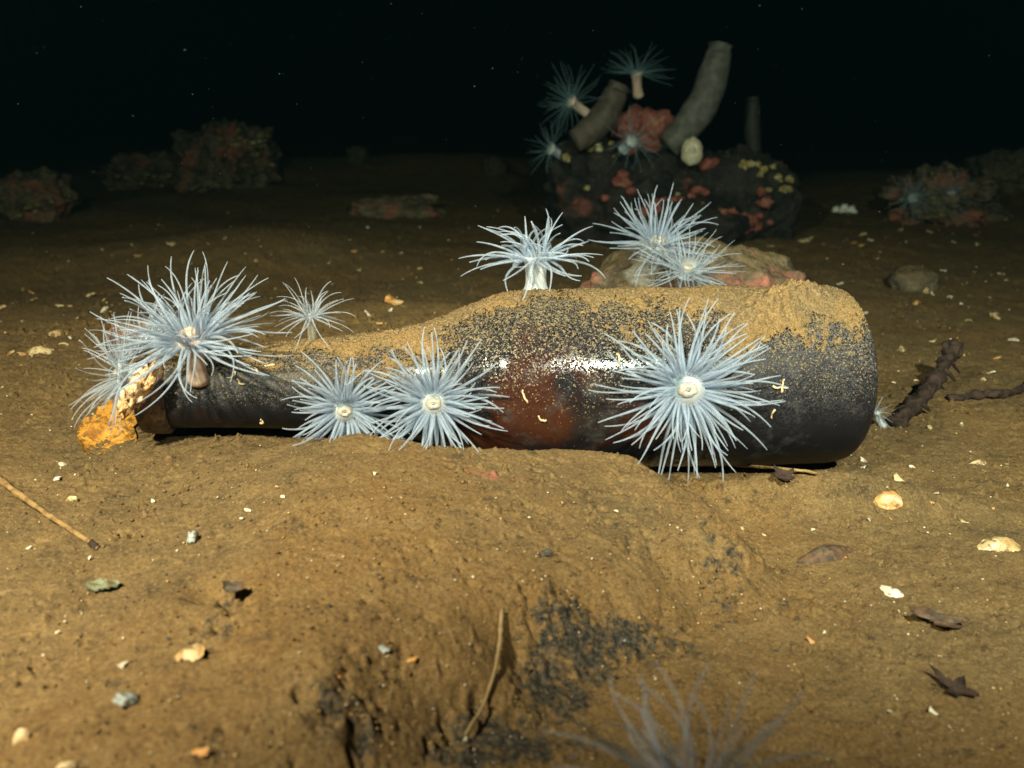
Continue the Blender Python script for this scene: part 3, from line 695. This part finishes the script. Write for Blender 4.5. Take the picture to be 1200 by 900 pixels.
def leafy(label, cat, name, px, py, wpx, dpx, mat, seed, curl=.25, tilt=0.0, rot=0.0, thick=.0006, group=None, lift=.0, jag=.12, point=False):
    g_ = on_ground(px, py); s_ = pxm(g_); a, b = wpx*s_/2, dpx*s_/2/max(.35, -ray(px, py)[2])
    K, A = 8, 26; V = []; n_ = np.random.default_rng(seed); k0 = seed*3.3
    for side in (1, -1):
        for k in range(K):
            for j in range(A):
                an = 2*math.pi*j/A; q = k/(K-1); jr = 1+jag*float(fbm(math.cos(an)*1.8+k0, math.sin(an)*1.8, 0.5, 3))*2*q
                if point: jr *= (.55+.45*abs(math.cos(an))**1.5)
                x_, y_ = a*q*math.cos(an)*jr, b*q*math.sin(an)*jr
                z_ = curl*min(a, b)*((x_/a)**2*.8+(y_/b)**2*.5)+.22*min(a, b)*float(fbm(x_/a*2+k0, y_/b*2, 1.1, 3))+side*thick*.5*(1-.6*q**4)
                V.append((x_, y_, z_))
    F = grid_faces(K, A, True).tolist()+[[i+K*A for i in f_[::-1]] for f_ in grid_faces(K, A, True).tolist()]
    e0 = (K-1)*A; F += [[e0+j, K*A+e0+j, K*A+e0+(j+1) % A, e0+(j+1) % A] for j in range(A)]
    V = np.array(V); c_, s2 = math.cos(rot), math.sin(rot); V[:, :2] = V[:, :2]@np.array([[c_, s2], [-s2, c_]])
    ct, st = math.cos(tilt), math.sin(tilt); V = np.stack([V[:, 0], V[:, 1]*ct-V[:, 2]*st, V[:, 1]*st+V[:, 2]*ct], 1)
    o = mesh_obj(name, V, F, mat); o.location = (g_[0], g_[1], g_[2]+.0006+lift); return tag(o, label, cat, group)
LEAF = mat_plain('orange_leaf', (.46, .18, .02), (.56, .26, .035), 240, .55, .0025, .4, .2, (.26, .10, .02), dust=.6)
leafy('orange yellow dead leaf lying below the bottle mouth', 'leaf', 'leaf', 138, 502, 72, 48, LEAF, 3, .08, .28, .2, .0005, lift=.004, jag=.42)
ENC = mat_plain('encrusted_shard', (.60, .30, .10), (.75, .52, .30), 160, .6, .0016, .5, 0, (.85, .78, .66), dust=.6)
V, F = rock_mesh((.0040, .0036, .0105), 12, .5, 4, freq=2.2); cr_, sr_ = math.cos(.65), math.sin(.65)
V = np.stack([V[:, 0]*cr_+V[:, 2]*sr_, V[:, 1], -V[:, 0]*sr_+V[:, 2]*cr_], 1)+np.array([.006, 0, .009])
gq = at_y(146, 484, B1[1]-.026); gq[2] = max(gq[2], gz(gq[0], gq[1])+.003)
o = mesh_obj('encrusted_shell', V, F, ENC); o.location = gq; tag(o, 'orange and white encrusted shell wedged upright against the bottle lip', 'shell')
o = rock('stone', tuple(at_y(170, 372, .53)), (.022, .014, .016), 44, mat_rock('rusty_stone', (.26, .12, .05), (.10, .05, .025), (.4, .15, .05), .3, .3), 'rusty orange stone half hidden behind the big bushy anemone', .2, 4)
gq = o.location; o.location.z = gz(gq.x, gq.y)+.004

SHW = mat_plain('shell_white', (.50, .42, .28), (.62, .55, .42), 260, .5, .0006, .5, dust=.35)
SHC = mat_plain('shell_cream', (.46, .31, .13), (.58, .44, .24), 260, .5, .0008, .5, 0, (.45, .26, .09), dust=.6)
SHO = mat_plain('shell_orange', (.52, .22, .05), (.60, .34, .12), 260, .5, .0008, .5, 0, (.62, .48, .30), dust=.6)
SHB = mat_plain('shell_brown', (.035, .022, .012), (.10, .05, .025), 220, .7, .0016, .4, 0, (.10, .085, .055), dust=.6)
GREY = mat_plain('pebble_grey', (.20, .22, .20), (.30, .32, .29), 200, .5, .0006, .5, dust=.6)
DARKP = mat_plain('pebble_dark', (.030, .028, .026), (.06, .055, .05), 200, .6, .0006, .5, dust=.6)
GREEN = mat_plain('green_leaf', (.10, .12, .07), (.16, .17, .10), 160, .6, .0006, .4, dust=.6)
def shell(label, px, py, wpx, mat, seed, rot=0.0, tilt=.3, group=None, ratio=.75, up=True, name='shell', cat='shell', ribs=9, depth=.42):
    g_ = on_ground(px, py); s_ = pxm(g_); a = wpx*s_/2; K, A = 8, 22; V = []
    rn = np.random.default_rng(seed)
    for side in (1, -1):
        for k in range(K):
            q = k/(K-1)
            for j in range(A):
                an = 2*math.pi*j/A; rr_ = q*(1+.05*math.cos(an*ribs)*q+.08*float(noise(math.cos(an)*2+seed, math.sin(an)*2, .3)))
                x_ = a*rr_*math.cos(an); y_ = a*ratio*rr_*math.sin(an)*(1+.25*math.cos(an))
                z_ = depth*a*(1-q**2)*(1+.06*math.cos(an*ribs)) - (0 if side == 1 else .10*a*(1-.5*q))
                V.append((x_, y_, z_ if up else -z_+depth*a))
    F = grid_faces(K, A, True).tolist()+[[i+K*A for i in f_[::-1]] for f_ in grid_faces(K, A, True).tolist()]
    e0 = (K-1)*A; F += [[e0+j, K*A+e0+j, K*A+e0+(j+1) % A, e0+(j+1) % A] for j in range(A)]
    V = np.array(V); c_, s2 = math.cos(rot), math.sin(rot); V[:, :2] = V[:, :2]@np.array([[c_, s2], [-s2, c_]])
    ct, st = math.cos(tilt), math.sin(tilt); V = np.stack([V[:, 0], V[:, 1]*ct-V[:, 2]*st, V[:, 1]*st+V[:, 2]*ct], 1)
    o = mesh_obj(name, V, F, mat); o.location = (g_[0], g_[1], g_[2]-a*.10+abs(math.sin(tilt))*a*ratio*.35); return tag(o, label, cat, group)
shell('round orange and white shell on silt before the bottle base', 1040, 588, 36, SHO, 1, .3, .5)
shell('small bright white cream broken shell on open silt', 1046, 696, 30, SHW, 2, -.7, .5, ratio=.6)
shell('yellowish tan half-buried shell beside a dark hollow', 1170, 642, 54, SHC, 3, .1, .35, ratio=.6)
shell('long dark brown mussel-like shell lying on silt', 964, 652, 80, SHB, 4, .42, .25, ratio=.42, ribs=5, depth=.35)
shell('cream curled shell half in a burrow before the twig tip', 222, 768, 34, SHC, 5, .5, .3)
shell('small tan shell standing on edge in the silt near dark grit', 24, 868, 22, SHC, 6, 1.1, .9)
shell('cream shell arched over a small gap behind the bottle mouth', 66, 392, 26, SHC, 7, .2, .3)
shell('flat knobbly cream shell before the arched shell', 47, 413, 32, SHC, 8, .0, .2, ratio=.6)
shell('small orange shell next to the flat knobbly shell', 22, 417, 16, SHO, 9, .0, .3)
shell('pale narrow shell piece on the silt before the branch shadow', 1146, 543, 26, SHC, 10, .2, .2, ratio=.4)
leafy('dark crumpled star-shaped leaf on open silt', 'leaf', 'dead_leaf', 1116, 812, 26, 22, DARKWOOD, 5, .5, .2, .6, lift=.0005, jag=.5)
leafy('dull green narrow leaf lying on the silt', 'leaf', 'leaf', 120, 690, 40, 16, GREEN, 6, .1, .1, .0, lift=.0006, point=True)
leafy('dark brown curled weed scrap beside a burrow shell', 'weed', 'weed_scrap', 275, 700, 24, 9, SHB, 7, .5, .2, .5, lift=.002, jag=.3)
leafy('blackish crumpled weed caught under the straw', 'weed', 'weed_scrap', 916, 568, 20, 10, DARKWOOD, 8, .6, .3, .7, lift=.002, jag=.35)
leafy('red brown weed tuft near the hollow on the right', 'weed', 'weed_scrap', 1098, 735, 18, 22, SHB, 9, .8, .5, 1.3, lift=.001, jag=.45)
def chip(label, px, py, wpx, mat, seed, group=None, name='shell_chip', cat='shell chip', flat=.45, asp=.7):
    g_ = on_ground(px, py); s_ = pxm(g_); a = wpx*s_/2; rn = np.random.default_rng(seed)
    if name == 'pebble':
        V, F = rock_mesh((a, a*asp, a*flat), seed, .5, 3, freq=1.5, boxy=.3); o = mesh_obj(name, V, F, mat)
    else:                                    # a bent broken flake with ragged edge
        n = 9; th = np.sort(rn.uniform(0, 6.28, n)); rr_ = rn.uniform(.55, 1.1, n); V = []
        cv = rn.uniform(.3, .9); 
        for zz, q in ((.12, .0), (.12, .6), (.10, 1.0), (-.10, 1.0), (-.12, .6), (-.12, .0)):
            for k in range(n):
                x_ = a*q*rr_[k]*math.cos(th[k]); y_ = a*asp*q*rr_[k]*math.sin(th[k])
                V.append((x_, y_, zz*a+cv*a*(.5-(y_/(a*asp))**2)*.6+.1*a*math.sin(3*x_/a+seed)))
        V = np.array(V); F = grid_faces(6, n, True).tolist(); o = mesh_obj(name, V, F, mat, smooth=False); flat = .3
    o.location = (g_[0], g_[1], g_[2]+a*flat*.35); o.rotation_euler = (rn.uniform(-.5, .5), rn.uniform(-.5, .5), rn.uniform(0, 6.3) if asp > .5 else rn.uniform(-.5, .5)); return tag(o, label, cat, group)
chip('pale blue grey translucent pebble on silt', 150, 822, 34, GREY, 1, None, 'pebble', 'pebble')
chip('grey pebble on silt behind the green leaf', 226, 632, 18, GREY, 2, None, 'pebble', 'pebble', .8)
chip('yellow orange angular chip on the flat rock', 485, 777, 17, SHO, 3)
chip('pale grey chip near the yellow orange chip', 450, 762, 15, GREY, 4)
chip('small dark pebble on the middle of the flat rock', 640, 650, 17, DARKP, 5, None, 'pebble', 'pebble')
chip('white angular chip before the narrow green leaf', 146, 780, 17, SHW, 6)
chip('long cream chip lying beyond the twig tip', 84, 588, 28, SHC, 7, asp=.35)
chip('orange chip on the flat rock near the bare crust ring', 722, 601, 9, SHO, 8)
chip('long orange chip on silt beyond the blue grey pebble', 232, 888, 34, SHO, 9, asp=.4)
chip('cream sliver behind the boulder foot', 944, 283, 24, SHC, 10, asp=.3); 
grp = 'small pale shell chips scattered on the silt'
LM = [(114, 641, 'near the blackened twig tip'), (140, 497, 'below the orange leaf'), (120, 690, 'near the narrow green leaf'), (290, 560, 'below the bottle neck'), (430, 560, 'on the flat rock below the pair of anemones'), (660, 590, 'on the flat rock near the bottle'),
      (545, 868, 'by the end of the root fibre'), (890, 560, 'in front of the thin straw'), (1015, 545, 'in front of the bottle base'), (1040, 588, 'beside the round orange shell'), (964, 652, 'beside the long brown shell'), (1046, 696, 'near the bright broken shell'), (1150, 548, 'beside the pale narrow shell piece'),
      (1100, 835, 'near the dark crumpled leaf'), (1090, 455, 'beside the rotten branch'), (1160, 430, 'behind the branch shadow'), (1074, 341, 'in front of the silted rounded stone'), (1020, 370, 'behind the bottle base'), (914, 300, 'at the foot of the boulder'), (1100, 275, 'before the dim rock with anemones'),
      (460, 270, 'before the flat reddish stone'), (470, 345, 'behind the bottle shoulder'), (425, 400, 'behind the bottle neck'), (66, 392, 'around the arched shell'), (130, 345, 'behind the anemones at the bottle mouth'), (24, 868, 'near the tan shell on edge'), (960, 750, 'on bare silt before the long brown shell')]
re_ = random.Random(4); EXTRA = []
for (x0, x1, y0, y1, n_) in ((2, 150, 335, 425, 16), (150, 330, 270, 320, 5), (400, 560, 275, 385, 9), (1040, 1195, 265, 470, 18), (940, 1040, 270, 330, 6), (1030, 1190, 480, 620, 10)):
    for _ in range(n_): EXTRA.append((re_.uniform(x0, x1), re_.uniform(y0, y1), re_.choice((6, 7, 8, 9, 11, 14)), re_.choice((SHW, SHC, SHC, SHO))))
for k, (px, py, w, m) in enumerate(((290, 598, 9, SHW), (179, 588, 9, SHW), (73, 545, 12, SHW), (67, 563, 14, SHW), (90, 558, 9, SHW), (33, 642, 9, SHW), (106, 656, 8, SHW), (68, 742, 8, SHW),
        (325, 572, 8, SHC), (332, 583, 8, SHW), (1012, 540, 12, SHW), (1012, 548, 8, SHW), (1053, 562, 14, SHC), (1018, 610, 9, SHW), (953, 623, 8, SHW), (895, 627, 8, SHC), (1180, 570, 8, SHW), (1042, 835, 12, SHW), (1092, 838, 12, SHW), (965, 742, 8, SHW),
        (1085, 343, 14, SHC), (1112, 349, 10, SHW), (1014, 367, 8, SHW), (1056, 411, 14, SHC), (1160, 438, 14, SHW), (1152, 446, 11, SHC), (1168, 421, 9, SHO), (1074, 448, 10, SHC), (1078, 462, 12, SHC), (904, 289, 10, SHC), (914, 304, 18, SHC), (984, 333, 9, SHW), (1056, 272, 10, SHC), (1145, 288, 9, SHC),
        (415, 297, 10, SHO), (492, 333, 11, SHC), (432, 371, 14, SHW), (462, 357, 26, SHO), (421, 413, 8, SHW), (138, 338, 10, SHC), (122, 365, 14, SHW), (70, 360, 12, SHC), (82, 359, 8, SHC), (162, 303, 12, SHO), (36, 353, 9, SHC), (82, 396, 9, SHW), (76, 404, 12, SHC), (1162, 880, 8, SHC), (80, 898, 22, SHC), (440, 555, 7, SHW), (760, 535, 8, SHC), (545, 870, 8, SHW), (870, 620, 7, SHC), (990, 655, 7, SHO), (950, 755, 14, SHO), (1150, 545, 8, SHW), (660, 590, 7, SHC)) + tuple(EXTRA)):
    near_ = min(LM, key=lambda q: (q[0]-px)**2+(2*(q[1]-py))**2)[2]
    colour = {SHW.name: 'white', SHC.name: 'cream', SHO.name: 'orange'}[m.name]
    chip(f"{'tiny' if w < 10 else 'small' if w < 16 else 'long'} {colour} shell chip on silt {near_}", px, py, w*1.1, m, 100+k, grp)

# grit: thousands of tiny grains and shell crumbs nobody could count
def grit(name, label, N, pxr, mats, seed, wts, ylim=(240, 900), cat='grit', flat=.5, bias=None):
    rn = np.random.default_rng(seed); V = []; F = []; mi = []; off = 0
    base = [rock_mesh((1, .75, flat), seed+k, .35, 1) for k in range(6)]
    px = rn.uniform(-200, 1400, N); py = ylim[0]+(ylim[1]-ylim[0])*rn.uniform(0, 1, N)**.9
    d = np.stack([(px-600), np.zeros(N), np.zeros(N)], 1)
    dirs = _F*FPX+np.array([1., 0, 0])*(px-600)[:, None]+_U*(450-py)[:, None]
    tpl = (-CAM[2]-.004)/dirs[:, 2]; P_ = CAM+dirs*tpl[:, None]
    for _ in range(6):
        z = coarse(P_[:, 0], P_[:, 1])+slab(P_[:, 0], P_[:, 1]); tpl = (z-CAM[2])/dirs[:, 2]; tpl = np.clip(tpl, 0, .004); P_ = CAM+dirs*tpl[:, None]
    z = ground(P_[:, 0], P_[:, 1]); cl = noise(P_[:, 0]/.05, P_[:, 1]/.05, seed)
    raw = coarse(P_[:, 0], P_[:, 1])+slab(P_[:, 0], P_[:, 1])
    for k in range(N):
        if cl[k] < rn.uniform(-.45, .5) or P_[k, 1] > 3.5 or z[k] < raw[k]-.006: continue
        s_ = pxm(P_[k])*rn.uniform(*pxr)*.5*(1 if rn.uniform() > .1 else 1.5); v, f_ = base[k % 6]
        an = rn.uniform(0, 6.3); R_ = np.array(Matrix.Rotation(an, 3, 'Z')@Matrix.Rotation(rn.uniform(-.7, .7), 3, 'X'))
        V.append((v*s_)@R_.T+np.array([P_[k, 0], P_[k, 1], z[k]+s_*.2])); F.append(f_+off); off += len(v)
        mi += [rn.choice(len(mats), p=wts)]*len(f_)
    o = mesh_obj(name, np.concatenate(V), np.concatenate(F), mats, smooth=False)
    o.data.polygons.foreach_set('material_index', np.array(mi, dtype=np.int32)); return tag(o, label, cat, None, 'stuff')
grit('shell_grit', 'tiny pale shell crumbs strewn over the brown silt', 3000, (1.0, 4.0), [SHW, SHC, SHO], 5, [.45, .4, .15])
SILT_C = mat_silt('silt_crumb', False)
grit('silt_crumbs', 'small brown crumbs and dark grit lying on the silt', 5200, (1.5, 5.0), [SILT_C, DARKP, SILTB], 6, [.86, .06, .08], flat=.7)

# ================================================================== WATER
rn = np.random.default_rng(3); V = []; F = []; off = 0; bv, bf = rock_mesh((1, .8, .6), 4, .3, 1)
for k in range(650):
    px, py = rn.uniform(-150, 1350), rn.uniform(-60, 330); Yd = rn.uniform(.5, 1.5); p = at_y(px, py, Yd)
    if p[2] < .05: continue
    s_ = .00018*rn.lognormal(0, .55)*(.5+Yd); V.append(bv*s_+p); F.append(bf+off); off += len(bv)
tag(mesh_obj('marine_snow', np.concatenate(V), np.concatenate(F), mat_plain('snow_fleck', (.05, .065, .065), (.11, .125, .12), 400, .9, .0002, .2)), 'pale flecks drifting in the dark water', 'marine snow', None, 'stuff')

HAZE = True
if HAZE:
    t = NT('sea_water'); pv = t.n('VolumePrincipled'); t.set(pv, 'Color', (.003, .012, .014)); t.set(pv, 'Density', .74); t.set(pv, 'Absorption Color', (.0, .020, .012)); t.set(pv, 'Anisotropy', .3)
    t.t.links.new(pv.outputs[0], t.out.inputs['Volume'])
    x0, x1, y0, y1, z0, z1 = -10, 10, -1.2, 10, -1.2, .9
    V = [(x, y, z) for x in (x0, x1) for y in (y0, y1) for z in (z0, z1)]
    o = mesh_obj('haze', V, [[0, 1, 3, 2], [4, 6, 7, 5], [0, 4, 5, 1], [2, 3, 7, 6], [0, 2, 6, 4], [1, 5, 7, 3]], t.m, smooth=False)
    tag(o, kind='stuff')
